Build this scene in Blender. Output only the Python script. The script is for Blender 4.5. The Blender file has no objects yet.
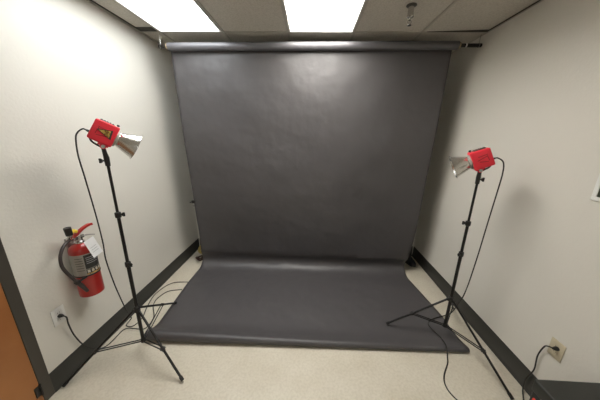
import bpy, bmesh, math, random
from mathutils import Vector, Matrix, noise
random.seed(4)
S = bpy.context.scene
COL = S.collection
PI = math.pi
H = 1.683
XL, XR, YB, YF, ZC = -1.663, 1.558, 3.17, -2.6, 2.608
BBH = .15

# ------------------------------------------------------------------ materials
def mat(name, col, rough=.5, metal=0., bump=None, var=None, emit=None, coat=0., spec=None, wob=None):
    m = bpy.data.materials.new(name); m.use_nodes = True
    nt = m.node_tree; N = nt.nodes; L = nt.links
    b = N['Principled BSDF']
    b.inputs['Base Color'].default_value = (*col, 1)
    b.inputs['Roughness'].default_value = rough
    b.inputs['Metallic'].default_value = metal
    if coat: b.inputs['Coat Weight'].default_value = coat
    if spec is not None: b.inputs['Specular IOR Level'].default_value = spec
    if emit:
        b.inputs['Emission Color'].default_value = (*emit[0], 1)
        b.inputs['Emission Strength'].default_value = emit[1]
    tc = N.new('ShaderNodeTexCoord')
    if var:                       # var = [(scale, detail, lo colour, hi colour, lo pos, hi pos)]
        prev = None
        for (sc, det, c0, c1, p0, p1) in var:
            n = N.new('ShaderNodeTexNoise'); n.inputs['Scale'].default_value = sc; n.inputs['Detail'].default_value = det
            L.new(tc.outputs['Object'], n.inputs['Vector'])
            r = N.new('ShaderNodeValToRGB')
            r.color_ramp.elements[0].position = p0; r.color_ramp.elements[0].color = (*c0, 1)
            r.color_ramp.elements[1].position = p1; r.color_ramp.elements[1].color = (*c1, 1)
            L.new(n.outputs['Fac'], r.inputs['Fac'])
            if prev is None: prev = r.outputs['Color']
            else:
                x = N.new('ShaderNodeMix'); x.data_type = 'RGBA'; x.blend_type = 'MULTIPLY'; x.inputs[0].default_value = 1
                L.new(prev, x.inputs[6]); L.new(r.outputs['Color'], x.inputs[7]); prev = x.outputs[2]
        L.new(prev, b.inputs['Base Color'])
    if bump:                      # [(scale, strength, distance)]
        last = None
        for (sc, st, di) in bump:
            n = N.new('ShaderNodeTexNoise'); n.inputs['Scale'].default_value = sc; n.inputs['Detail'].default_value = 3
            L.new(tc.outputs['Object'], n.inputs['Vector'])
            bp = N.new('ShaderNodeBump'); bp.inputs['Strength'].default_value = st; bp.inputs['Distance'].default_value = di
            L.new(n.outputs['Fac'], bp.inputs['Height'])
            if last: L.new(last, bp.inputs['Normal'])
            last = bp.outputs['Normal']
        L.new(last, b.inputs['Normal'])
    return m

g = lambda v: (v, v, v)
M = {}
M['wall'] = mat('painted_wall', (.70, .67, .605), .55, bump=[(60, .22, .005)])
M['ceiling'] = mat('ceiling_tile', (.60, .565, .50), .95, bump=[(120, .4, .003)],
                   var=[(90, 3, (.53, .495, .435), (.63, .595, .53), .35, .6)])
M['tee'] = mat('ceiling_tee', (.46, .43, .375), .5)
M['gapshade'] = mat('ceiling_gap_shade', (.06, .055, .045), .9)  # dark colour stands in for the shade inside tile gaps
M['floor'] = mat('vinyl_floor', (.5, .45, .36), .42, var=[(3.5, 4, (.58, .525, .42), (.66, .61, .51), .3, .7), (60, 4, (.90, .89, .87), (1, 1, 1), .35, .6)],
                 bump=[(9, .05, .01)])
M['base'] = mat('rubber_baseboard', (.040, .039, .034), .42)
M['frame'] = mat('door_frame_paint', (.055, .048, .038), .45)
M['wood'] = mat('door_wood', (.34, .13, .035), .45, var=[(2.5, 5, (.30, .108, .028), (.40, .165, .05), .3, .7)])
M['paper'] = mat('seamless_paper', (.073, .068, .070), .43, spec=.5, bump=[(1.7, .6, .06), (4.5, .3, .025), (140, .1, .001)])
M['roll'] = mat('paper_roll', (.10, .097, .105), .38, bump=[(120, .08, .001)])
M['core'] = mat('cardboard_core', (.35, .26, .15), .8)
M['pole'] = mat('dark_metal_pole', (.022, .019, .016), .4, .5)
M['black'] = mat('black_metal', (.012, .011, .010), .35, .3)
M['blackpl'] = mat('black_plastic', (.014, .013, .012), .45)
M['cord'] = mat('cord_rubber', (.022, .020, .016), .55)
M['hose'] = mat('hose_rubber', (.045, .035, .032), .5)
M['red'] = mat('red_housing', (.80, .028, .05), .38, bump=[(70, .1, .002)])
M['reddark'] = mat('red_recess', (.36, .008, .014), .45)
M['silver'] = mat('spun_aluminium', (.66, .64, .60), .22, .9, bump=[(30, .05, .002)])
M['inside'] = mat('reflector_inside', (.85, .84, .8), .25, .9)
M['bulb'] = mat('frosted_glass_bulb', (.8, .8, .76), .3)
M['gold'] = mat('gold_label', (.52, .33, .06), .4, .3, var=[(55, 2, (.20, .10, .02), (.75, .5, .12), .4, .6)])
M['extred'] = mat('extinguisher_red', (.38, .016, .012), .3, coat=.4)
M['labelsilver'] = mat('label_silver', (.36, .34, .31), .4, .35)
M['labelblack'] = mat('label_black', (.035, .034, .032), .45)
M['labelpale'] = mat('label_pale', (.62, .57, .47), .5)
M['yellow'] = mat('yellow_plastic', (.85, .62, .05), .4)
M['chrome'] = mat('chrome', (.6, .59, .57), .22, 1.)
M['white'] = mat('white_plastic', (.74, .73, .70), .4)
M['almond'] = mat('almond_plastic', (.55, .48, .34), .4)
M['slot'] = mat('outlet_slot', (.05, .045, .04), .6)
M['tagpaper'] = mat('white_card', (.90, .90, .90), .6)
M['greyink'] = mat('grey_ink', (.45, .45, .47), .6)
M['casing'] = mat('black_case', (.022, .023, .019), .5, bump=[(80, .15, .002)])
M['picdark'] = mat('dark_green_print', (.05, .06, .04), .3)
M['picwhite'] = mat('white_frame', (.80, .80, .77), .4)
M['troffer'] = mat('white_enamel', (.82, .81, .78), .35)
M['diffuser'] = mat('lit_diffuser', (.9, .9, .9), .4, emit=((1., .975, .915), 19.5))
M['diffuser_dim'] = mat('lit_diffuser_dim_cool', (.9, .9, .9), .4, emit=((.94, .98, 1.), 9.6))  # output dimmed and cooled to keep the left wall from clipping
M['strap'] = mat('yellow_strap', (.50, .38, .12), .6)
M['darkred'] = mat('dark_brown_strap', (.06, .03, .02), .6)
M['bag'] = mat('black_nylon', (.008, .008, .008), .6, bump=[(60, .3, .003)])
M['redlatch'] = mat('red_plastic', (.62, .05, .03), .45)

# ------------------------------------------------------------------ mesh helpers
def obj(name, bm, m, parent=None, smooth=False, mats=None):
    me = bpy.data.meshes.new(name)
    bmesh.ops.recalc_face_normals(bm, faces=bm.faces)
    bm.to_mesh(me); bm.free()
    o = bpy.data.objects.new(name, me); COL.objects.link(o)
    for mm in (mats or [m]): me.materials.append(mm)
    if smooth:
        for p in me.polygons: p.use_smooth = True
        try: me.set_sharp_from_angle(angle=math.radians(38))
        except Exception: pass
    if parent: o.parent = parent
    return o
def thing(name, label, cat, loc=(0, 0, 0), rz=0, group=None):
    o = bpy.data.objects.new(name, None); COL.objects.link(o)
    o.location = loc; o.rotation_euler = (0, 0, rz); o.empty_display_size = .1
    o['label'] = label; o['category'] = cat
    if group: o['group'] = group
    return o
def tag(o, label, cat, group=None):
    o['label'] = label; o['category'] = cat
    if group: o['group'] = group
    return o
def struct(name, bm, m, parent=None, smooth=False):
    o = obj(name, bm, m, parent, smooth)
    if not parent: o['kind'] = 'structure'
    return o
def box(bm, x0, x1, y0, y1, z0, z1, bev=0, seg=2, mtx=None, mi=0):
    b = bmesh.new()
    bmesh.ops.create_cube(b, size=1)
    for v in b.verts:
        v.co = Vector((x0 + (v.co.x + .5) * (x1 - x0), y0 + (v.co.y + .5) * (y1 - y0), z0 + (v.co.z + .5) * (z1 - z0)))
    if bev: bmesh.ops.bevel(b, geom=b.edges[:], offset=bev, segments=seg, affect='EDGES', profile=.5)
    join(bm, b, mtx, mi); return bm
def join(bm, b, mtx=None, mi=0):
    if mtx is not None: b.transform(mtx)
    vm = [bm.verts.new(v.co) for v in b.verts]
    b.verts.index_update()
    for f in b.faces:
        nf = bm.faces.new([vm[v.index] for v in f.verts]); nf.material_index = mi
    b.free()
def frame_to(d, up=Vector((0, 0, 1))):
    d = Vector(d).normalized()
    if abs(d.dot(up)) > .98: up = Vector((0, 1, 0))
    x = up.cross(d).normalized(); y = d.cross(x)
    return Matrix((x, y, d)).transposed()
def tube(bm, pts, r, seg=10, cap=True, mi=0):
    pts = [Vector(p) for p in pts]; n = len(pts)
    rs = r if isinstance(r, (list, tuple)) else [r] * n
    rings = []; px = None
    for i, p in enumerate(pts):
        d = (pts[min(i + 1, n - 1)] - pts[max(i - 1, 0)]).normalized()
        if px is None:
            F = frame_to(d); px = F.col[0].copy()
        x = (px - d * px.dot(d)).normalized(); y = d.cross(x); px = x
        rings.append([bm.verts.new(p + (x * math.cos(2 * PI * k / seg) + y * math.sin(2 * PI * k / seg)) * rs[i]) for k in range(seg)])
    for a, b in zip(rings, rings[1:]):
        for k in range(seg):
            bm.faces.new([a[k], a[(k + 1) % seg], b[(k + 1) % seg], b[k]]).material_index = mi
    if cap:
        bm.faces.new(rings[0][::-1]).material_index = mi; bm.faces.new(rings[-1]).material_index = mi
    return bm
def lathe(bm, prof, seg=32, mtx=None, mi=0, cap=True):
    b = bmesh.new(); rings = []
    for (r, z) in prof:
        rings.append([b.verts.new((max(r, 1e-4) * math.cos(2 * PI * k / seg), max(r, 1e-4) * math.sin(2 * PI * k / seg), z)) for k in range(seg)])
    for a, c in zip(rings, rings[1:]):
        for k in range(seg): b.faces.new([a[k], a[(k + 1) % seg], c[(k + 1) % seg], c[k]])
    if cap: b.faces.new(rings[0][::-1]); b.faces.new(rings[-1])
    join(bm, b, mtx, mi); return bm
def smoothpath(pts, n=10):
    P = [Vector(p) for p in pts]; P = [P[0] * 2 - P[1]] + P + [P[-1] * 2 - P[-2]]
    out = []
    for i in range(1, len(P) - 2):
        a, b, c, d = P[i - 1:i + 3]
        for k in range(n):
            t = k / n
            out.append(.5 * ((2 * b) + (c - a) * t + (2 * a - 5 * b + 4 * c - d) * t * t + (3 * b - 3 * c + d - a) * t ** 3))
    out.append(P[-2]); return out
B = bmesh.new
def T(loc, d=None, up=None):
    m = Matrix.Translation(Vector(loc))
    if d is not None: m = m @ frame_to(d, up or Vector((0, 0, 1))).to_4x4()
    return m

# ------------------------------------------------------------------ room shell
struct('floor', box(B(), XL - .1, XR + .1, YF - .1, YB + .1, -.1, 0), M['floor'])
struct('wall_left', box(B(), XL - .1, XL, YF, YB, 0, ZC + .1), M['wall'])
struct('wall_right', box(B(), XR, XR + .1, YF, YB, 0, ZC + .1), M['wall'])
struct('wall_back', box(B(), XL - .1, XR + .1, YB, YB + .1, 0, ZC + .1), M['wall'])
struct('wall_front', box(B(), XL - .1, XR + .1, YF - .1, YF, 0, ZC + .1), M['wall'])
def ceiling_mesh():              # slab with openings for the recessed lights (one mesh, cells of a grid)
    holes = [(-.232, .358, -2.379, -1.180), (-1.452, -.862, 1.278, 2.477), (-.232, .358, 1.278, 2.477)]
    xs = sorted({XL, XR} | {h[0] for h in holes} | {h[1] for h in holes}); ys = sorted({YF, YB, 1.278, 2.477, -2.379, -1.180})
    b = bmesh.new(); V = {}
    def v(x, y, z):
        k = (x, y, z)
        if k not in V: V[k] = b.verts.new(k)
        return V[k]
    cells = {(i, j): not any(h[0] <= (xs[i] + xs[i + 1]) / 2 <= h[1] and h[2] <= (ys[j] + ys[j + 1]) / 2 <= h[3] for h in holes) for i in range(len(xs) - 1) for j in range(len(ys) - 1)}
    z0, z1 = ZC, ZC + .1
    for (i, j), on in cells.items():
        if not on: continue
        x0, x1, y0, y1 = xs[i], xs[i + 1], ys[j], ys[j + 1]
        b.faces.new([v(x0, y0, z0), v(x0, y1, z0), v(x1, y1, z0), v(x1, y0, z0)])
        b.faces.new([v(x0, y0, z1), v(x1, y0, z1), v(x1, y1, z1), v(x0, y1, z1)])
        for (di, dj, p, q) in ((-1, 0, (x0, y1), (x0, y0)), (1, 0, (x1, y0), (x1, y1)), (0, -1, (x0, y0), (x1, y0)), (0, 1, (x1, y1), (x0, y1))):
            if not cells.get((i + di, j + dj), False):
                b.faces.new([v(*p, z0), v(*q, z0), v(*q, z1), v(*p, z1)])
    return b
struct('ceiling', ceiling_mesh(), M['ceiling'])

# cove baseboards: a thin strip with a rounded toe
def cove(side):
    bm = B()
    prof = [(0, 0), (.016, 0), (.0145, .005), (.008, .013), (.0055, .03), (.0055, BBH - .004), (.003, BBH), (0, BBH)]
    if side == 'left':   ends = [Vector((XL, 1.074, 0)), Vector((XL, YB, 0))]; n = Vector((1, 0, 0))
    elif side == 'right': ends = [Vector((XR, YF, 0)), Vector((XR, YB, 0))]; n = Vector((-1, 0, 0))
    else: ends = [Vector((XL + .02, YB, 0)), Vector((XR - .02, YB, 0))]; n = Vector((0, -1, 0))
    r = [[bm.verts.new(e + n * a + Vector((0, 0, z))) for a, z in prof] for e in ends]
    k = len(prof)
    for i in range(k): bm.faces.new([r[0][i], r[0][(i + 1) % k], r[1][(i + 1) % k], r[1][i]])
    bm.faces.new(r[0][::-1]); bm.faces.new(r[1])
    return bm
for s in ('left', 'right', 'back'): struct('baseboard_' + s, cove(s), M['base'], smooth=True)

# ceiling grid
GX = [-1.462, -.852, -.242, .368, .978]
GY = [2.487, 1.268, .049, -1.17, -2.389]
TW, TH = .010, .006
bm = B()
for x in GX: box(bm, x - TW, x + TW, YF, YB, ZC - TH, ZC, .001, 1)
for y in GY: box(bm, XL, XR, y - TW, y + TW, ZC - TH + .0005, ZC, .001, 1)
struct('trim_1', bm, M['tee'])
bm = B()
box(bm, XL, XL + .020, YF, YB, ZC - TH, ZC); box(bm, XR - .012, XR, YF, YB, ZC - TH, ZC); box(bm, XL + .02, XR - .012, YB - .02, YB, ZC - TH, ZC)
struct('trim_2', bm, M['tee'])
# solid dark strips painting the shade of gaps at cut tile edges
bm = B()
box(bm, XL + .020, GX[0] - TW, 2.487 - .095, 2.487 - TW, ZC - .004, ZC)
box(bm, XL + .020, XL + .034, -1, 2.43, ZC - .004, ZC)
struct('trim_3', bm, M['gapshade'])
bm = B()   # dark wedge painting the shade in the gap of the right-hand tile row
y0 = 2.487 - TW
vs = [(1.02, y0, 0), (XR - .012, y0, 0), (XR - .012, y0 - .045, 0)]
a = [bm.verts.new((x, y, ZC - .004)) for x, y, _ in vs]; c = [bm.verts.new((x, y, ZC)) for x, y, _ in vs]
bm.faces.new(a); bm.faces.new(c[::-1])
for i in range(3): bm.faces.new([a[i], a[(i + 1) % 3], c[(i + 1) % 3], c[i]])
box(bm, XR - .026, XR - .012, -1, 2.44, ZC - .004, ZC)
struct('trim_4', bm, M['gapshade'])

# ------------------------------------------------------------------ door on the left wall
fr = struct('door_1', box(B(), XL - .002, XL + .012,   .07, 1.014, .012, 2.05, .002), M['wood'])
fbm = B()
for y0_, y1_, z0_, z1_ in ((1.014, 1.074, 0, 2.115), (.005, .07, 0, 2.115), (.07, 1.014, 2.05, 2.115)):
    box(fbm, XL, XL + .015, y0_, y1_, z0_, z1_, .004, 2)
obj('door_frame', fbm, M['frame'], fr)
bm = B(); box(bm, XL + .012, XL + .017, .984, 1.016, .078, .150, .001); tube(bm, [(XL + .019, 1.012, .074), (XL + .019, 1.012, .154)], .006, 10)
obj('hinge', bm, M['black'], fr)
bm = B(); lathe(bm, [(.028, 0), (.028, .006), (.010, .010), (.010, .035), (.024, .045), (.027, .058), (.018, .068), (.001, .07)], 20, T((XL + .012, .14, 1.0), (1, 0, 0)))
obj('door_handle', bm, M['chrome'], fr, True)

# ------------------------------------------------------------------ ceiling lights
REC = .092
def ceiling_light(xa, xb, ya, yb, label, lens='diffuser'):
    t = thing('ceiling_light', label, 'ceiling light', ((xa + xb) / 2, (ya + yb) / 2, ZC), 0, 'fluorescent ceiling lights')
    w, l = (xb - xa) / 2 - .001, (yb - ya) / 2 - .001; f = .014; dp = REC
    bm = B()
    for q in ((-w, -w + f, -l, l), (w - f, w, -l, l), (-w + f, w - f, -l, -l + f), (-w + f, w - f, l - f, l)):
        box(bm, q[0], q[1], q[2], q[3], -.009, dp + .010, .0015, 1)
    box(bm, -w + f, w - f, -l + f, l - f, dp + .006, dp + .010)
    obj('housing', bm, M['troffer'], t)
    bm = B(); box(bm, -w + f + .001, w - f - .001, -l + f + .001, l - f - .001, dp - .002, dp + .004)
    obj('diffuser', bm, M[lens], t)
    return t
ceiling_light(GX[0] + TW, GX[1] - TW, GY[1] + TW, GY[0] - TW, 'lit rectangular ceiling panel light beside the left wall, nearest the red extinguisher', 'diffuser_dim')
ceiling_light(GX[2] + TW, GX[3] - TW, GY[4] + TW, GY[3] - TW, 'added fill light, an unseen ceiling panel far behind the camera', 'diffuser_dim')  # unseen panel added to fill the room from behind
ceiling_light(GX[2] + TW, GX[3] - TW, GY[1] + TW, GY[0] - TW, 'lit rectangular ceiling panel light in the middle of the ceiling, in front of the backdrop')

# ------------------------------------------------------------------ sprinkler
t = thing('fire_sprinkler', 'small metal fire sprinkler hanging from the ceiling tile right of the middle light', 'sprinkler', (.700, 2.033, ZC))
bm = B(); lathe(bm, [(.036, -.0005), (.037, -.004), (.030, -.010), (.016, -.012)], 28); obj('escutcheon', bm, M['frame'], t, True)
bm = B(); lathe(bm, [(.021, -.010), (.021, -.062), (.024, -.066), (.024, -.074), (.012, -.080)], 24); obj('cup', bm, M['chrome'], t, True)
bm = B()
tube(bm, [(0, 0, -.078), (0, 0, -.096)], .009, 12)
tube(bm, [(-.010, 0, -.09), (-.014, 0, -.105), (-.004, 0, -.122)], .003, 8); tube(bm, [(.010, 0, -.09), (.014, 0, -.105), (.004, 0, -.122)], .003, 8)
lathe(bm, [(.003, -.118), (.004, -.124), (.015, -.125), (.015, -.127), (.001, -.128)], 20)
obj('spray_head', bm, M['chrome'], t, True)

# ------------------------------------------------------------------ paper backdrop
YR, ZR, RR = 2.510, 2.487, .036
TILT = .0085
bd = thing('paper_backdrop', 'dark grey seamless paper backdrop hanging from its roll and sweeping onto the floor', 'backdrop', (0, 2.5, 0))
def loc(p): return Vector(p) - Vector((0, 2.5, 0))
# roll
bm = B(); lathe(bm, [(.0275, 0), (RR - .001, 0), (RR, .002), (RR, 2.738), (RR - .001, 2.74), (.0275, 2.74)], 40, T(loc((-1.410, YR, ZR)), (1, 0, TILT)), cap=False)
obj('paper_roll', bm, M['roll'], bd, True)
bm = B(); lathe(bm, [(.019, 0), (.027, 0), (.027, 2.77), (.019, 2.77)], 28, T(loc((-1.425, YR, ZR)), (1, 0, TILT)), cap=False)
obj('core_tube', bm, M['core'], bd, True)
# sheet: profile (y, z) down, through the sweep, out over the floor, then a curled lip
def prof(u):                      # u = -1..1 across
    lip = .021 + .022 * ((1 - u) / 2) ** 1.6
    yend = 1.515 + .045 * (u + 1) / 2
    P = []
    for a in (90, 60, 30, 0): P.append((YR + (RR + .002) * math.cos(math.radians(a)), ZR + (RR + .002) * math.sin(math.radians(a)), 0))
    n = 34
    for i in range(1, n + 1):
        t = i / n; z = ZR - t * (ZR - .20)
        y = YR + RR + .002 + .125 * t ** 1.7
        P.append((y, z, min(1, t * 3)))
    yb = P[-1][0]; yk = 2.690 + .035 * (u + 1) / 2
    for i in range(1, 9):
        t = i / 8; P.append((yb + (yk - yb) * (1 - (1 - t) ** 1.6 * (1 - .35 * t)), .20 - t * .09, 1 - .5 * t))
    for i in range(1, 11):
        a = i / 10 * PI / 2
        P.append((yk - .15 * (1 - math.cos(a)), .11 - .104 * math.sin(a), .5))
    ys = P[-1][0]; n = 26
    for i in range(1, n + 1):
        t = i / n; y = ys + (yend + .06 - ys) * t
        s = max(0, (t - .86) / .14)
        P.append((y, .006 + s * s * (2 * lip - .008) * .55, 1))
    # lip
    cy, cz = yend, lip + .002
    z_prev = P[-1][1]
    for i in range(0, 15):
        a = math.radians(70 + i * 17)
        r = lip * (1 - .012 * i)
        P.append((cy + r * math.cos(a) * 1.0, cz + r * math.sin(a), .3))
    return P
xl_pts = [(-9, -1.372), (0, -1.372), (2.45, -1.372), (2.62, -1.39), (2.75, -1.40)]
def xedge(y, z, side):
    if side < 0:
        if z > .5: return -1.368 - .042 * (z - .5) / 2
        f = min(1, (.5 - z) / .5)
        if y > 2.3: return -1.368 - .012 * f
        return -1.380 + .055 * min(1, (2.3 - y) / .8)
    if z > .5: return 1.288 + .014 * (z - .5) / 2
    f = min(1, (.5 - z) / .5)
    if y > 2.55: return 1.288 - .038 * f
    return 1.250 + .083 * min(1, (2.55 - y) / .60)
bm = B(); NU = 90; rows = []
for j in range(NU + 1):
    u = -1 + 2 * j / NU; pr = prof(u); col = []
    for (y, z, w) in pr:
        x0, x1 = xedge(y, z, -1), xedge(y, z, 1)
        x = x0 + (x1 - x0) * j / NU
        z += TILT * (x + 1.41) * max(0, (z - .3) / (ZR - .3))
        hang = z > .20
        v = Vector((x * 1.1, y * 1.3, z * 1.0))
        d = noise.noise(v * 1.6) * .016 + noise.noise(Vector((x * 5, z * 3.2 + x * 2, y * 3)) + Vector((7, 3, 1))) * .0035
        if hang: y += d * w
        else:
            f = max(0, min(1, (z - .03) / .27)); y += d * w * f
            z += w * (1 - f) * (noise.noise(v * 2.3 + Vector((3, 9, 2))) * .5 + .5) * .006
        col.append(bm.verts.new(loc((x, y, z))))
    rows.append(col)
for a, b in zip(rows, rows[1:]):
    for k in range(len(a) - 1): bm.faces.new([a[k], b[k], b[k + 1], a[k + 1]])
sh = obj('paper_sheet', bm, M['paper'], bd, True)
for p in sh.data.polygons: p.use_smooth = True
md = sh.modifiers.new('thick', 'SOLIDIFY'); md.thickness = .0012; md.offset = 0

# crossbar with hanging wires
CBT = .012
cb = thing('crossbar', 'dark metal crossbar running through the backdrop roll', 'pole', (0, YR, ZR))
bm = B(); tube(bm, [(-1.500, 0, 0), (1.538, 0, TILT * 2.95)], .0155, 16); obj('pole', bm, M['pole'], cb, True)
for x in (-1.485, 1.515):
    q = TILT * (x + 1.41)
    bm = B(); tube(bm, [(x, 0, q + .012), (x + .004, 0, ZC - ZR - .008)], .0022, 8)
    tube(bm, smoothpath([(x, -.018, q), (x, 0, q + .019), (x, .018, q), (x, 0, q - .019), (x, -.018, q)], 4), .0025, 6)
    obj('hanging_wire', bm, M['chrome'], cb, True)
bm = B(); lathe(bm, [(.0165, 0), (.0165, .012)], 18, T((1.395, 0, TILT * 2.80), (1, 0, TILT))); obj('white_collar', bm, M['white'], cb, True)

# spring clamp on the paper's left edge
t = thing('spring_clamp', 'small black spring clamp pinching the left edge of the grey paper', 'clamp', (-1.372, 2.590, .90))
bm = B(); box(bm, -.012, .022, -.011, -.004, -.016, .016, .002); box(bm, -.012, .022, .004, .011, -.016, .016, .002); tube(bm, [(-.010, -.006, -.012), (-.010, -.006, .012)], .008, 10)
obj('jaw', bm, M['blackpl'], t, True)
bm = B(); tube(bm, [(-.012, -.008, 0), (-.034, -.022, -.006)], .006, 8); obj('grip', bm, M['blackpl'], t, True)
bm = B(); tube(bm, [(-.012, .008, 0), (-.030, .022, -.006)], .006, 8); obj('grip', bm, M['blackpl'], t, True)
t = thing('binder_clip', 'tiny silver binder clip on the paper edge just below the black clamp', 'clip', (-1.370, 2.596, .85))
bm = B(); box(bm, -.008, .010, -.006, .006, -.010, .010, .002); obj('body', bm, M['chrome'], t)
bm = B(); tube(bm, [(-.008, -.004, .006), (-.022, -.006, 0), (-.008, -.004, -.006)], .0014, 6); obj('wire_handle', bm, M['chrome'], t, True)

# ------------------------------------------------------------------ odds and ends behind the paper
bm = B()
for k in range(3):
    tube(bm, smoothpath([(.055 * math.cos(a) + .008 * k, .045 * math.sin(a) + .01 * k, .060 + .046 * math.sin(a + .4 * k) + .006 * k) for a in [i * 2 * PI / 12 for i in range(13)]], 4), .0075, 8)
o = obj('strap_coil', bm, M['strap'], None, True); o.location = (-1.535, 3.01, .0)
tag(o, 'coiled yellow strap lying against the baseboard behind the left edge of the paper', 'strap')
bm = B()
tube(bm, smoothpath([(.045 * math.cos(a), .05 * math.sin(a), .014 + .012 * (1 + math.sin(2 * a)) + .004 * math.cos(3 * a)) for a in [i * 2 * PI / 12 for i in range(13)]], 4), .010, 8)
tube(bm, smoothpath([(.035 * math.cos(a), .03 * math.sin(a) - .01, .040 + .010 * math.sin(2 * a)) for a in [i * 2 * PI / 12 for i in range(13)]], 4), .008, 8)
o = obj('strap_coil', bm, M['darkred'], None, True); o.location = (-1.485, 2.82, .0)
tag(o, 'coiled dark brown strap on the floor by the lower left corner of the hanging paper', 'strap')

# black sandbag in the right corner
bm = B()
b2 = bmesh.new(); bmesh.ops.create_uvsphere(b2, u_segments=28, v_segments=18, radius=1)
for v in b2.verts:
    c = v.co
    x = math.copysign(abs(c.x) ** .7, c.x); y = math.copysign(abs(c.y) ** .75, c.y); z = math.copysign(abs(c.z) ** .8, c.z)
    tp = .62 + .38 * (y * .5 + .5)
    v.co = Vector((x * .062 * tp - .02 * y, y * .155, .068 + z * .066 * (.60 + .40 * (y * .5 + .5)))) + Vector((1, 1, 0)) * noise.noise(c * 2.2) * .008
    v.co.z = max(v.co.z, .0005)
join(bm, b2)
t = thing('sandbag', 'small black sandbag on the floor in the right back corner beside the paper', 'sandbag', (1.385, 2.905, 0))
obj('bag', bm, M['bag'], t, True)
bm = B(); tube(bm, smoothpath([(-.01, .09, .12), (-.01, .05, .150), (0, 0, .148), (0, -.05, .132), (0, -.08, .095)], 6), .006, 8); obj('carry_strap', bm, M['bag'], t, True)

# ------------------------------------------------------------------ light stands
def light_stand(cx, cy, feet, zc, ztop, joints, label, braceat=.56, fz=(0, 0, 0)):
    t = thing('light_stand', label, 'light stand', (cx, cy, 0), 0, 'black tripod light stands')
    bm = B()
    tube(bm, [(0, 0, .105), (0, 0, joints[0][0])], .0125, 14)
    obj('pole', bm, M['black'], t, True)
    bm = B(); tube(bm, [(0, 0, joints[0][0]), (0, 0, joints[1][0])], .0105, 14); obj('pole', bm, M['black'], t, True)
    bm = B(); tube(bm, [(0, 0, joints[1][0]), (0, 0, ztop)], .0085, 14); obj('pole', bm, M['black'], t, True)
    for (z, ang) in joints:
        bm = B(); lathe(bm, [(.010, z - .022), (.0175, z - .018), (.0185, z), (.0175, z + .016), (.010, z + .020)], 18)
        c = obj('clamp_collar', bm, M['blackpl'], t, True)
        d = Vector((math.cos(ang), math.sin(ang), 0))
        bm = B(); tube(bm, [d * .012 + Vector((0, 0, z)), d * .024 + Vector((0, 0, z))], .005, 8)
        tube(bm, [d * .022 + Vector((0, 0, z)), d * .034 + Vector((0, 0, z))], .010, 10)
        box(bm, -.004, .004, -.014, .014, -.003, .011, .002, 1, T(d * .029 + Vector((0, 0, z)), d))
        obj('knob', bm, M['blackpl'], c, True)
    bm = B(); lathe(bm, [(.013, zc - .030), (.020, zc - .026), (.021, zc + .012), (.014, zc + .020)], 18)
    for i in range(3):
        d = Vector((feet[i][0] - cx, feet[i][1] - cy, 0)).normalized()
        box(bm, -.007, .007, -.012, .012, .010, .034, .002, 1, T((0, 0, zc - .012), d))
    c = obj('leg_collar', bm, M['blackpl'], t, True)
    bm = B(); lathe(bm, [(.010, .092), (.017, .096), (.018, .122), (.013, .130)], 18); obj('brace_collar', bm, M['blackpl'], t, True)
    for i in range(3):
        F = Vector((feet[i][0] - cx, feet[i][1] - cy, .014 + fz[i])); d = F.copy(); d.z = 0; d.normalize()
        A = d * .026 + Vector((0, 0, zc - .012))
        s = Vector((-d.y, d.x, 0))
        bm = B(); tube(bm, [A, A + (F - A) * .96], .0085, 10)
        lg = obj('leg', bm, M['black'], t, True)
        bm = B(); tube(bm, [A + (F - A) * .945, F], .0115, 12); obj('rubber_foot', bm, M['blackpl'], lg, True)
        Q = A + (F - A) * braceat
        P0 = d * .016 + Vector((0, 0, .112))
        for sg in (-1, 1):
            bm = B(); tube(bm, [P0 + s * sg * .010, Q + s * sg * .010], .0042, 8); obj('brace', bm, M['black'], t, True)
        bm = B(); tube(bm, [Q - s * .017, Q + s * .017], .0068, 10)
        tube(bm, [Q - (F - A).normalized() * .016, Q + (F - A).normalized() * .016], .0125, 12); obj('brace_pivot', bm, M['blackpl'], t, True)
    return t
LC = (-1.270, 1.410); RC = (1.220, 1.720)
light_stand(*LC, [(-.845, 1.191), (-1.628, 1.108), (-1.325, 1.942)], .405, 1.560, [(.78, -.3), (1.15, .35)],
            'black tripod light stand beside the left wall and red extinguisher')
light_stand(*RC, [(1.397, 1.200), (.750, 1.795), (1.500, 2.060)], .385, 1.450, [(.80, PI + .5), (1.06, PI - .2)],
            'black tripod light stand beside the right wall, one foot on the grey paper', fz=(0, .012, 0))

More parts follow.
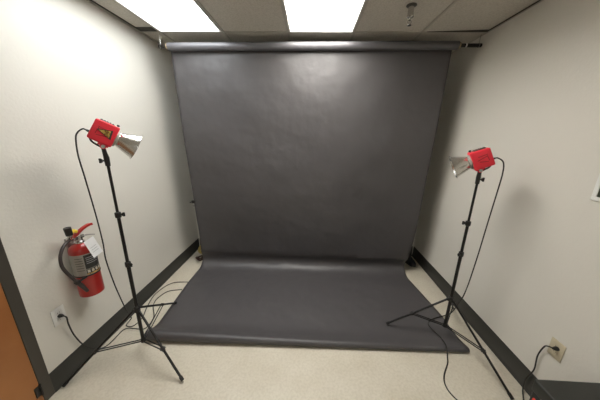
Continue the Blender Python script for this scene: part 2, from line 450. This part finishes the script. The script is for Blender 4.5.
# ------------------------------------------------------------------ photo lamps
def photo_lamp(base, zbox, az, tilt, L, label, side, gold):
    """red box housing with a conical silver reflector on top of a stand"""
    t = thing('photo_lamp', label, 'photo lamp', base, 0, 'red photo lamps')
    ax = Vector((math.cos(az) * math.cos(tilt), math.sin(az) * math.cos(tilt), -math.sin(tilt)))
    rt = ax.cross(Vector((0, 0, 1))).normalized(); up = rt.cross(ax)
    C = Vector((ax.x * .012, ax.y * .012, zbox - base[2]))
    # local frame: X = axis, Y = left (-rt), Z = up
    Fm = Matrix.Translation(C) @ Matrix((ax, -rt, up)).transposed().to_4x4()
    hx, hy, hz = .060, .054, .067
    bm = B(); b = bmesh.new(); bmesh.ops.create_cube(b, size=1)
    for v in b.verts:
        v.co = Vector((v.co.x * 2 * hx, v.co.y * 2 * hy, v.co.z * 2 * (hz if v.co.x > 0 else hz - .005)))
    bmesh.ops.bevel(b, geom=b.edges[:], offset=.010, segments=4, affect='EDGES', profile=.5)
    join(bm, b, Fm)
    hs = obj('housing', bm, M['red'], t, True)
    # embossed ribs and badge on both cheeks
    for sg in (-1, 1):
        bm = B()
        for (x0, z0, x1, z1) in ((-.035, .024, .020, .020), (-.030, .012, .030, -.004), (-.028, -.026, .020, -.014), (-.034, -.020, -.030, .018)):
            tube(bm, [Fm @ Vector((x0, sg * (hy + .0004), z0)), Fm @ Vector((x1, sg * (hy + .0004), z1))], .0022, 6)
        obj('raised_rib', bm, M['reddark'], hs, True)
    if gold:
        sg = -1
        def tri(s, off, th, m, nm, par):
            bm = B(); pts = [(-.030 * s, .006), (.026 * s + .002, .006 + .021 * s), (.032 * s + .002, .002 - .022 * s)]
            f = [bm.verts.new(Fm @ Vector((x, sg * (hy + off), z))) for x, z in pts]; k = [bm.verts.new(Fm @ Vector((x, sg * (hy + off + th), z))) for x, z in pts]
            bm.faces.new(f); bm.faces.new(k[::-1])
            for i in range(3): bm.faces.new([f[i], f[(i + 1) % 3], k[(i + 1) % 3], k[i]])
            return obj(nm, bm, m, par)
        q = tri(1.25, .0002, .0026, M['labelblack'], 'triangle_border', hs); tri(.92, .0030, .0008, M['gold'], 'triangle_badge', hs)
    # vented top plate, rear cable boss, front bezel, top screw
    bm = B(); box(bm, -.042, .030, -.026, .026, hz - .007, hz + .0025, .002, 1, Fm)
    for k in range(5): box(bm, -.038 + k * .014, -.031 + k * .014, -.020, .020, hz + .003, hz + .006, .001, 1, Fm)
    obj('vent_plate', bm, M['frame'], hs)
    bm = B(); tube(bm, [Fm @ Vector((-hx - .014, 0, -.026)), Fm @ Vector((-hx + .004, 0, -.026))], [.006, .009], 12); obj('cable_boss', bm, M['blackpl'], hs, True)
    bm = B(); lathe(bm, [(.050, 0), (.052, .002), (.052, .010), (.048, .014), (.044, .015)], 28, Fm @ T((hx - .002, 0, -.002), (1, 0, 0))); obj('front_bezel', bm, M['labelsilver'], hs, True)
    bm = B(); lathe(bm, [(.004, 0), (.004, .006), (.008, .007), (.008, .014), (.002, .016)], 14, Fm @ T((hx - .014, .0, hz - .001))); obj('top_screw', bm, M['blackpl'], hs, True)
    # reflector: thin spun shell with a rolled rim
    r0, r1 = .044, .084; x0 = hx + .010; x1 = L
    prof_ = [(r0, 0), (r0, .006), (r0 + .004, .010), (r1 - .003, x1 - x0 - .004), (r1 + .003, x1 - x0 - .003), (r1 + .004, x1 - x0), (r1 + .002, x1 - x0 + .002), (r1 - .003, x1 - x0),
             (r0 + .002, .012), (r0 - .004, .006)]
    bm = B(); lathe(bm, prof_, 40, Fm @ T((x0, 0, 0), (1, 0, 0)), cap=False); rf = obj('reflector', bm, M['silver'], t, True)
    bm = B(); lathe(bm, [(.014, 0), (.014, .020), (.022, .032), (.027, .048), (.024, .062), (.012, .070), (.001, .072)], 24, Fm @ T((hx + .008, 0, 0), (1, 0, 0))); obj('bulb', bm, M['bulb'], t, True)
    # tilt bracket: red ear, black strap handle, pivot, stud clamp
    hb = Fm @ Vector((.022, 0, -hz - .004))
    bm = B(); box(bm, -.004, .050, -.016, .016, -hz - .010, -hz + .002, .003, 2, Fm)
    tube(bm, [hb + rt * .014 + Vector((0, 0, -.008)), hb - rt * .014 + Vector((0, 0, -.008))], .016, 18); obj('tilt_bracket', bm, M['red'], t, True)
    for sg, ln in ((1, .026), (-1, .030)):
        bm = B(); tube(bm, [hb + rt * sg * .012 + Vector((0, 0, -.008)), hb + rt * sg * ln + Vector((0, 0, -.008))], .0105, 14); obj('pivot_bolt', bm, M['chrome'], t, True)
    bm = B(); tube(bm, smoothpath([Fm @ Vector((-.046, 0, -hz + .008)), Fm @ Vector((-.030, 0, -hz - .008)), Fm @ Vector((.000, 0, -hz - .016)), hb + Vector((0, 0, -.018))], 5), .0055, 8)
    obj('lower_handle', bm, M['blackpl'], t, True)
    bm = B(); tube(bm, [Vector((0, 0, -.085)), Vector((0, 0, -.035)), Vector((hb.x * .6, hb.y * .6, -.004)), hb + Vector((0, 0, -.016))], [.0135, .0155, .0125, .011], 14)
    c = obj('stand_socket', bm, M['blackpl'], t, True)
    d = Vector((math.cos(side), math.sin(side), 0))
    bm = B(); tube(bm, [d * .010 + Vector((0, 0, -.052)), d * .024 + Vector((0, 0, -.052))], .005, 8); tube(bm, [d * .022 + Vector((0, 0, -.052)), d * .036 + Vector((0, 0, -.052))], .0105, 12)
    box(bm, -.004, .004, -.015, .015, -.003, .010, .002, 1, T(d * .030 + Vector((0, 0, -.052)), d)); obj('knob', bm, M['blackpl'], c, True)
    return Vector(base) + (Fm @ Vector((-hx - .014, 0, -.026))), -ax
LB = (LC[0], LC[1], 1.560); RB = (RC[0], RC[1], 1.452)
pL, dL = photo_lamp(LB, 1.676, math.atan2(.67, .74), .52, .174, 'red photo lamp with gold triangle badge and silver reflector, above the extinguisher', PI + .6, True)
pR, dR = photo_lamp(RB, 1.548, math.atan2(.40, -.92), .44, .172, 'red photo lamp with plain ribbed side and silver reflector, on the right stand', -.2, False)

# ------------------------------------------------------------------ power cords
def cord(pts, r, label, plug=None):
    t = thing('power_cord', label, 'power cord', tuple(pts[0]))
    o0 = Vector(pts[0])
    bm = B(); tube(bm, [p - o0 for p in smoothpath(pts, 9)], r, 8); obj('cable', bm, M['cord'], t, True)
    if plug:
        p, d = Vector(plug[0]), Vector(plug[1]); 
        bm = B(); tube(bm, [p - o0, p + d * .008 - o0, p + d * .020 - o0, p + d * .030 - o0], [.012, .013, .010, .006], 14); obj('plug', bm, M['blackpl'], t, True)
    return t
zf = .005
cord([pL, pL + Vector((-.022, .002, .006)), (-1.372, 1.362, 1.676), (-1.385, 1.355, 1.640), (-1.400, 1.360, 1.544), (-1.420, 1.388, 1.417), (-1.44, 1.418, 1.258), (-1.45, 1.436, 1.104), (-1.46, 1.45, .917), (-1.46, 1.443, .785), (-1.47, 1.475, .569),
      (-1.49, 1.523, .385), (-1.52, 1.584, .215), (-1.575, 1.67, .07), (-1.622, 1.70, zf), (-1.610, 1.640, zf), (-1.546, 1.638, zf), (-1.530, 1.73, zf), (-1.583, 1.88, zf), (-1.625, 2.05, zf), (-1.60, 2.20, zf), (-1.54, 2.28, zf), (-1.42, 2.30, .004), (-1.385, 2.30, .004)],
     .0043, 'black power cord hanging from the left lamp and looping on the floor')
OL = Vector((XL + .0065, 1.224, .483))
OR = Vector((XR - .0065, 1.200, .452))
cord([OL + Vector((.026, 0, 0)), OL + Vector((.043, .004, -.016)), (-1.630, 1.240, .40), (-1.640, 1.262, .28), (-1.638, 1.305, .14), (-1.632, 1.37, .04), (-1.615, 1.42, zf), (-1.60, 1.47, zf), (-1.60, 1.58, zf), (-1.56, 1.60, zf + .012), (-1.50, 1.60, zf + .012), (-1.42, 1.62, zf), (-1.43, 1.75, zf), (-1.52, 1.88, zf + .010), (-1.56, 2.00, zf), (-1.52, 2.12, zf), (-1.41, 2.16, .004), (-1.385, 2.165, .004)],
     .0043, 'black power cord plugged into the white outlet below the extinguisher', (OL, (1, 0, 0)))
cord([pR, pR + Vector((.018, -.002, .002)), (1.328, 1.682, 1.540), (1.338, 1.674, 1.510), (1.342, 1.672, 1.46), (1.345, 1.677, 1.385), (1.35, 1.702, 1.082), (1.35, 1.722, .748), (1.36, 1.768, .417), (1.385, 1.86, .20), (1.43, 1.96, .05), (1.415, 1.975, zf + .004), (1.35, 1.945, .014), (1.21, 1.89, .016), (1.140, 1.815, .016), (1.177, 1.683, .016),
      (1.166, 1.630, .038), (1.153, 1.570, .056), (1.141, 1.525, .050), (1.128, 1.485, .020), (1.110, 1.445, zf), (1.027, 1.341, zf), (1.00, 1.26, zf), (1.022, 1.187, zf), (1.10, 1.07, zf), (1.14, .85, zf)],
     .0045, 'black power cord hanging from the right lamp and trailing over the paper to the floor')
cord([OR + Vector((-.026, 0, 0)), OR + Vector((-.042, .014, .000)), (1.530, 1.250, .410), (1.540, 1.274, .311), (1.540, 1.266, .20), (1.534, 1.285, .10), (1.520, 1.27, .02), (1.47, 1.20, zf), (1.36, 1.05, zf), (1.20, 1.02, zf), (1.165, .92, zf), (1.16, .70, zf)],
     .0042, 'black power cord plugged into the beige outlet near the black case', (OR, (-1, 0, 0)))

# ------------------------------------------------------------------ outlets
def outlet(x, y, z, nx, m, label):
    t = thing('wall_outlet', label, 'outlet', (x, y, z))
    Fm = frame_to((nx, 0, 0)).to_4x4()       # local z out of wall, local y = world up, local x along the wall
    bm = B(); box(bm, -.041, .041, -.060, .060, 0, .0055, .003, 2, Fm); p = obj('cover_plate', bm, m, t, True)
    for s in (1, -1):
        bm = B(); lathe(bm, [(.0165, .005), (.0165, .0068), (.015, .0072)], 24, Fm @ Matrix.Translation((0, s * .0195, 0))); rc = obj('receptacle', bm, m, p, True)
    for s in (1, -1):
        for q in (-.006, .006, 0):
            bm = B()
            if q: box(bm, q - .001, q + .001, s * .0195 + .001, s * .0195 + .009, .0070, .0076, 0, 1, Fm)
            else: box(bm, -.002, .002, s * .0195 - .010, s * .0195 - .006, .0070, .0076, 0, 1, Fm)
            obj('slot', bm, M['slot'], p)
    bm = B(); lathe(bm, [(.003, .005), (.003, .0065)], 12, Fm); obj('screw', bm, M['chrome'], p)
outlet(XL + .0002, 1.224, .482, 1, M['white'], 'white wall outlet with a plug, low on the left wall under the extinguisher')
outlet(XR - .0002, 1.207, .437, -1, M['almond'], 'beige wall outlet with a plug, on the right wall above the baseboard')

# ------------------------------------------------------------------ fire extinguisher
EX, EY = -1.578, 1.402
t = thing('fire_extinguisher', 'red fire extinguisher with black hose and white tag hanging on the left wall', 'fire extinguisher', (EX, EY, .50))
r = .071
bm = B(); lathe(bm, [(.040, .046), (.063, .040), (.0705, .046), (r, .056), (r, .215)], 40); obj('cylinder', bm, M['extred'], t, True)
bm = B(); lathe(bm, [(r + .0004, .215), (r + .0008, .2155), (r + .0008, .372), (r + .0004, .3725)], 40, cap=False)
lb = obj('label_band', bm, M['labelsilver'], t, True)
bm = B(); lathe(bm, [(r, .372), (r, .385), (.069, .398), (.060, .415), (.042, .430), (.030, .438), (.022, .441)], 40); obj('shoulder', bm, M['extred'], t, True)
ZS = 1
def patch(a0, a1, z0, z1, rr, m, nm, par, n=10):
    bm = B(); A = []
    for i in range(n + 1):
        a = a0 + (a1 - a0) * i / n
        A.append([bm.verts.new((q * math.cos(a), q * math.sin(a), z)) for q, z in ((rr - .0006, z0), (rr, z0), (rr, z1), (rr - .0006, z1))])
    for p, q in zip(A, A[1:]):
        for k in range(4): bm.faces.new([p[k], q[k], q[(k + 1) % 4], p[(k + 1) % 4]])
    bm.faces.new(A[0][::-1]); bm.faces.new(A[-1])
    return obj(nm, bm, m, par, True)
aC = math.atan2(-1.38, 1.58)      # towards the viewer's side
patch(aC - .05, aC + 1.30, .262, .365, r + .0016, M['labelblack'], 'text_panel', lb)
for k in range(4): patch(aC + .08, aC + 1.1 - .1 * (k % 2), .342 - k * .014, .346 - k * .014, r + .0022, M['greyink'], 'text_line', lb, 6)
patch(aC - .05, aC + 1.30, .228, .258, r + .0016, M['labelblack'], 'pictogram_strip', lb)
for k in range(4): patch(aC + .02 + k * .32, aC + .22 + k * .32, .233, .253, r + .0022, M['labelpale'], 'pictogram', lb, 3)
patch(aC - .05, aC + 1.30, .219, .227, r + .0016, M['gold'], 'gold_stripe', lb)
for k in range(6): patch(aC - .75, aC - .15, .345 - k * .018, .348 - k * .018, r + .0014, M['labelblack'], 'text_line', lb, 6)
bm = B(); lathe(bm, [(.026, .438), (.026, .452), (.020, .456), (.018, .486), (.016, .490)], 24); v = obj('valve', bm, M['chrome'], t, True)
bm = B(); box(bm, -.012, .012, -.058, .030, .468, .492, .003, 2); tube(bm, [(.004, -.052, .484), (.022, -.074, .506), (.030, -.078, .531)], [.010, .012, .014], 12); obj('valve_block', bm, M['chrome'], v, True)
bm = B(); tube(bm, [(.030, -.078, .530), (.030, -.082, .582)], [.0185, .020], 18); gz = obj('gauge', bm, M['blackpl'], t, True)
bm = B(); tube(bm, [(.026, -.058, .538), (.024, -.040, .545), (.020, -.024, .532)], .011, 10); obj('safety_seal', bm, M['yellow'], t, True)
# levers
def lever(pts, w, h, nm, m):
    bm = B(); P = smoothpath(pts, 6); prev = None; n = len(P)
    for i, p in enumerate(P):
        ww = w * (1 - .45 * i / n)
        q = [bm.verts.new(p + Vector((sx * ww, 0, sz * h))) for sx, sz in ((-1, -1), (1, -1), (1, 1), (-1, 1))]
        if prev:
            for k in range(4): bm.faces.new([prev[k], prev[(k + 1) % 4], q[(k + 1) % 4], q[k]])
        else: bm.faces.new(q[::-1])
        prev = q
    bm.faces.new(prev); o = obj(nm, bm, m, t, True); return o
lever([(.0, -.040, .496), (.012, -.018, .512), (.020, .022, .536), (.026, .062, .548), (.028, .086, .545)], .013, .008, 'squeeze_lever', M['extred'])
lever([(.0, -.010, .478), (.008, .030, .480), (.014, .070, .470), (.018, .095, .460)], .009, .004, 'carry_handle', M['labelsilver'])
hp = [(-1.57, 1.350, .985), (-1.550, 1.305, .992), (-1.535, 1.256, .975), (-1.527, 1.222, .93), (-1.522, 1.212, .875), (-1.515, 1.220, .825), (-1.506, 1.234, .780), (-1.497, 1.248, .737)]
o0 = Vector((EX, EY, .50))
bm = B(); tube(bm, [p - o0 for p in smoothpath(hp, 8)], .0092, 12); hs = obj('hose', bm, M['hose'], t, True)
bm = B(); tube(bm, [Vector(p) - o0 for p in ((-1.498, 1.244, .747), (-1.490, 1.264, .700), (-1.484, 1.288, .638))], [.0115, .013, .010], 14); obj('nozzle', bm, M['hose'], hs, True)
bm = B(); lathe(bm, [(r + .0006, .205), (r + .003, .2055), (r + .003, .2135), (r + .0006, .214)], 40, cap=False)
tube(bm, [Vector((-1.520, 1.335, .715)) - o0, Vector((-1.500, 1.262, .727)) - o0], .008, 10); lathe(bm, [(.0125, -.009), (.0165, -.008), (.0165, .008), (.0125, .009)], 18, T(Vector((-1.4955, 1.251, .731)) - o0, (.2, .42, -.9)), cap=False)
obj('hose_clip', bm, M['blackpl'], t, True)
bm = B()
d = Vector((.40, .92, 0)).normalized()
tg = [Vector((.088, -.055, .470)), Vector((.094, .012, .486)), Vector((.118, .034, .360)), Vector((.112, -.034, .344))]
nn = (tg[1] - tg[0]).cross(tg[3] - tg[0]).normalized() * .0006
A = [bm.verts.new(p - nn) for p in tg]; Bq = [bm.verts.new(p + nn) for p in tg]
bm.faces.new(A); bm.faces.new(Bq[::-1])
for i in range(4): bm.faces.new([A[i], A[(i + 1) % 4], Bq[(i + 1) % 4], Bq[i]])
tgo = obj('inspection_tag', bm, M['tagpaper'], t)
ex_, ey_ = (tg[1] - tg[0]), (tg[3] - tg[0]); sgn = 1 if nn.x > 0 else -1
bm = B()
for k in range(3):
    p = tg[0] + ex_ * .2 + ey_ * (.45 + .13 * k) + nn * sgn * 1.3
    q = p + ex_ * .6; h2 = ey_ * .02; e = nn * sgn * .4
    a_ = [bm.verts.new(w) for w in (p, q, q + h2, p + h2)]; b_ = [bm.verts.new(w + e) for w in (p, q, q + h2, p + h2)]
    bm.faces.new(a_); bm.faces.new(b_[::-1])
    for i in range(4): bm.faces.new([a_[i], a_[(i + 1) % 4], b_[(i + 1) % 4], b_[i]])
obj('tag_print', bm, M['greyink'], tgo)
bm = B(); tube(bm, smoothpath([(.010, 0, .480), (.05, -.006, .500), (.091, -.020, .474)], 6), .0012, 6); obj('tag_string', bm, M['white'], t, True)
bm = B(); box(bm, XL - EX + .0005, -r + .002, -.022, .022, .15, .47, .001); box(bm, XL - EX + .001, -.016, -.016, .016, .452, .466, .002); obj('wall_bracket', bm, M['labelsilver'], t)

# ------------------------------------------------------------------ framed sign on the right wall
t = thing('wall_sign', 'small white-edged dark sign on the right wall, cut by the photo edge', 'sign', (XR, 1.306, 1.372))
W, Hh, f = .24, .30, .022
bm = B()
for q in ((-W, 0, 0, f), (-W, 0, Hh - f, Hh), (-W, -W + f, f, Hh - f), (-f, 0, f, Hh - f)): box(bm, -.012, -.0004, q[0], q[1], q[2], q[3], .002, 1)
obj('frame', bm, M['picwhite'], t)
bm = B(); box(bm, -.008, -.001, -W + f, -f, f, Hh - f); obj('panel', bm, M['picdark'], t)

# ------------------------------------------------------------------ black case at the lower right
t = thing('equipment_case', 'black equipment case standing against the right wall in the lower right corner of the photo', 'case', (1.190, .958, 0))
bm = B(); box(bm, 0, .350, -.55, 0, .012, .425, .012, 3); obj('case_body', bm, M['casing'], t, True)
bm = B(); box(bm, -.004, .354, -.554, .004, .427, .500, .010, 3); obj('lid', bm, M['casing'], t, True)
for (a_, b_) in ((.03, -.03), (.32, -.03), (.03, -.52), (.32, -.52)):
    bm = B(); lathe(bm, [(.014, 0), (.016, .003), (.016, .013)], 14, Matrix.Translation((a_, b_, 0))); obj('foot', bm, M['blackpl'], t, True)
bm = B(); box(bm, -.014, -.003, -.050, -.026, .372, .408, .003, 2); obj('latch', bm, M['redlatch'], t)['label'] = 'red latch'
bm = B(); box(bm, -.012, -.003, -.076, -.056, .405, .438, .003, 2); obj('tag', bm, M['picwhite'], t)['label'] = 'white tag'

# ------------------------------------------------------------------ world, camera
w = bpy.data.worlds.new('World'); S.world = w; w.use_nodes = True
w.node_tree.nodes['Background'].inputs[0].default_value = (.02, .02, .02, 1)
cam = bpy.data.cameras.new('camera'); co = bpy.data.objects.new('camera', cam); COL.objects.link(co)
cam.sensor_width = 36; cam.lens = 36 * 232.18 / 600; cam.clip_start = .02
pi_, ya, ro = .2713, -.0403, .0195
def Rm():
    A = Matrix(((math.cos(ya), -math.sin(ya), 0), (math.sin(ya), math.cos(ya), 0), (0, 0, 1)))
    Bm = Matrix(((1, 0, 0), (0, -math.sin(pi_), -math.cos(pi_)), (0, math.cos(pi_), -math.sin(pi_))))
    Cm = Matrix(((math.cos(ro), -math.sin(ro), 0), (math.sin(ro), math.cos(ro), 0), (0, 0, 1)))
    return Cm @ Bm @ A
R_ = Rm()
right, down, fwd = R_[0], R_[1], R_[2]
co.matrix_world = Matrix.Translation((0, 0, H)) @ Matrix((right, -down, -fwd)).transposed().to_4x4()
S.camera = co
S.view_settings.view_transform = 'Standard'; S.view_settings.look = 'None'
S.view_settings.exposure = 0; S.view_settings.gamma = 1; S.view_settings.use_curve_mapping = False
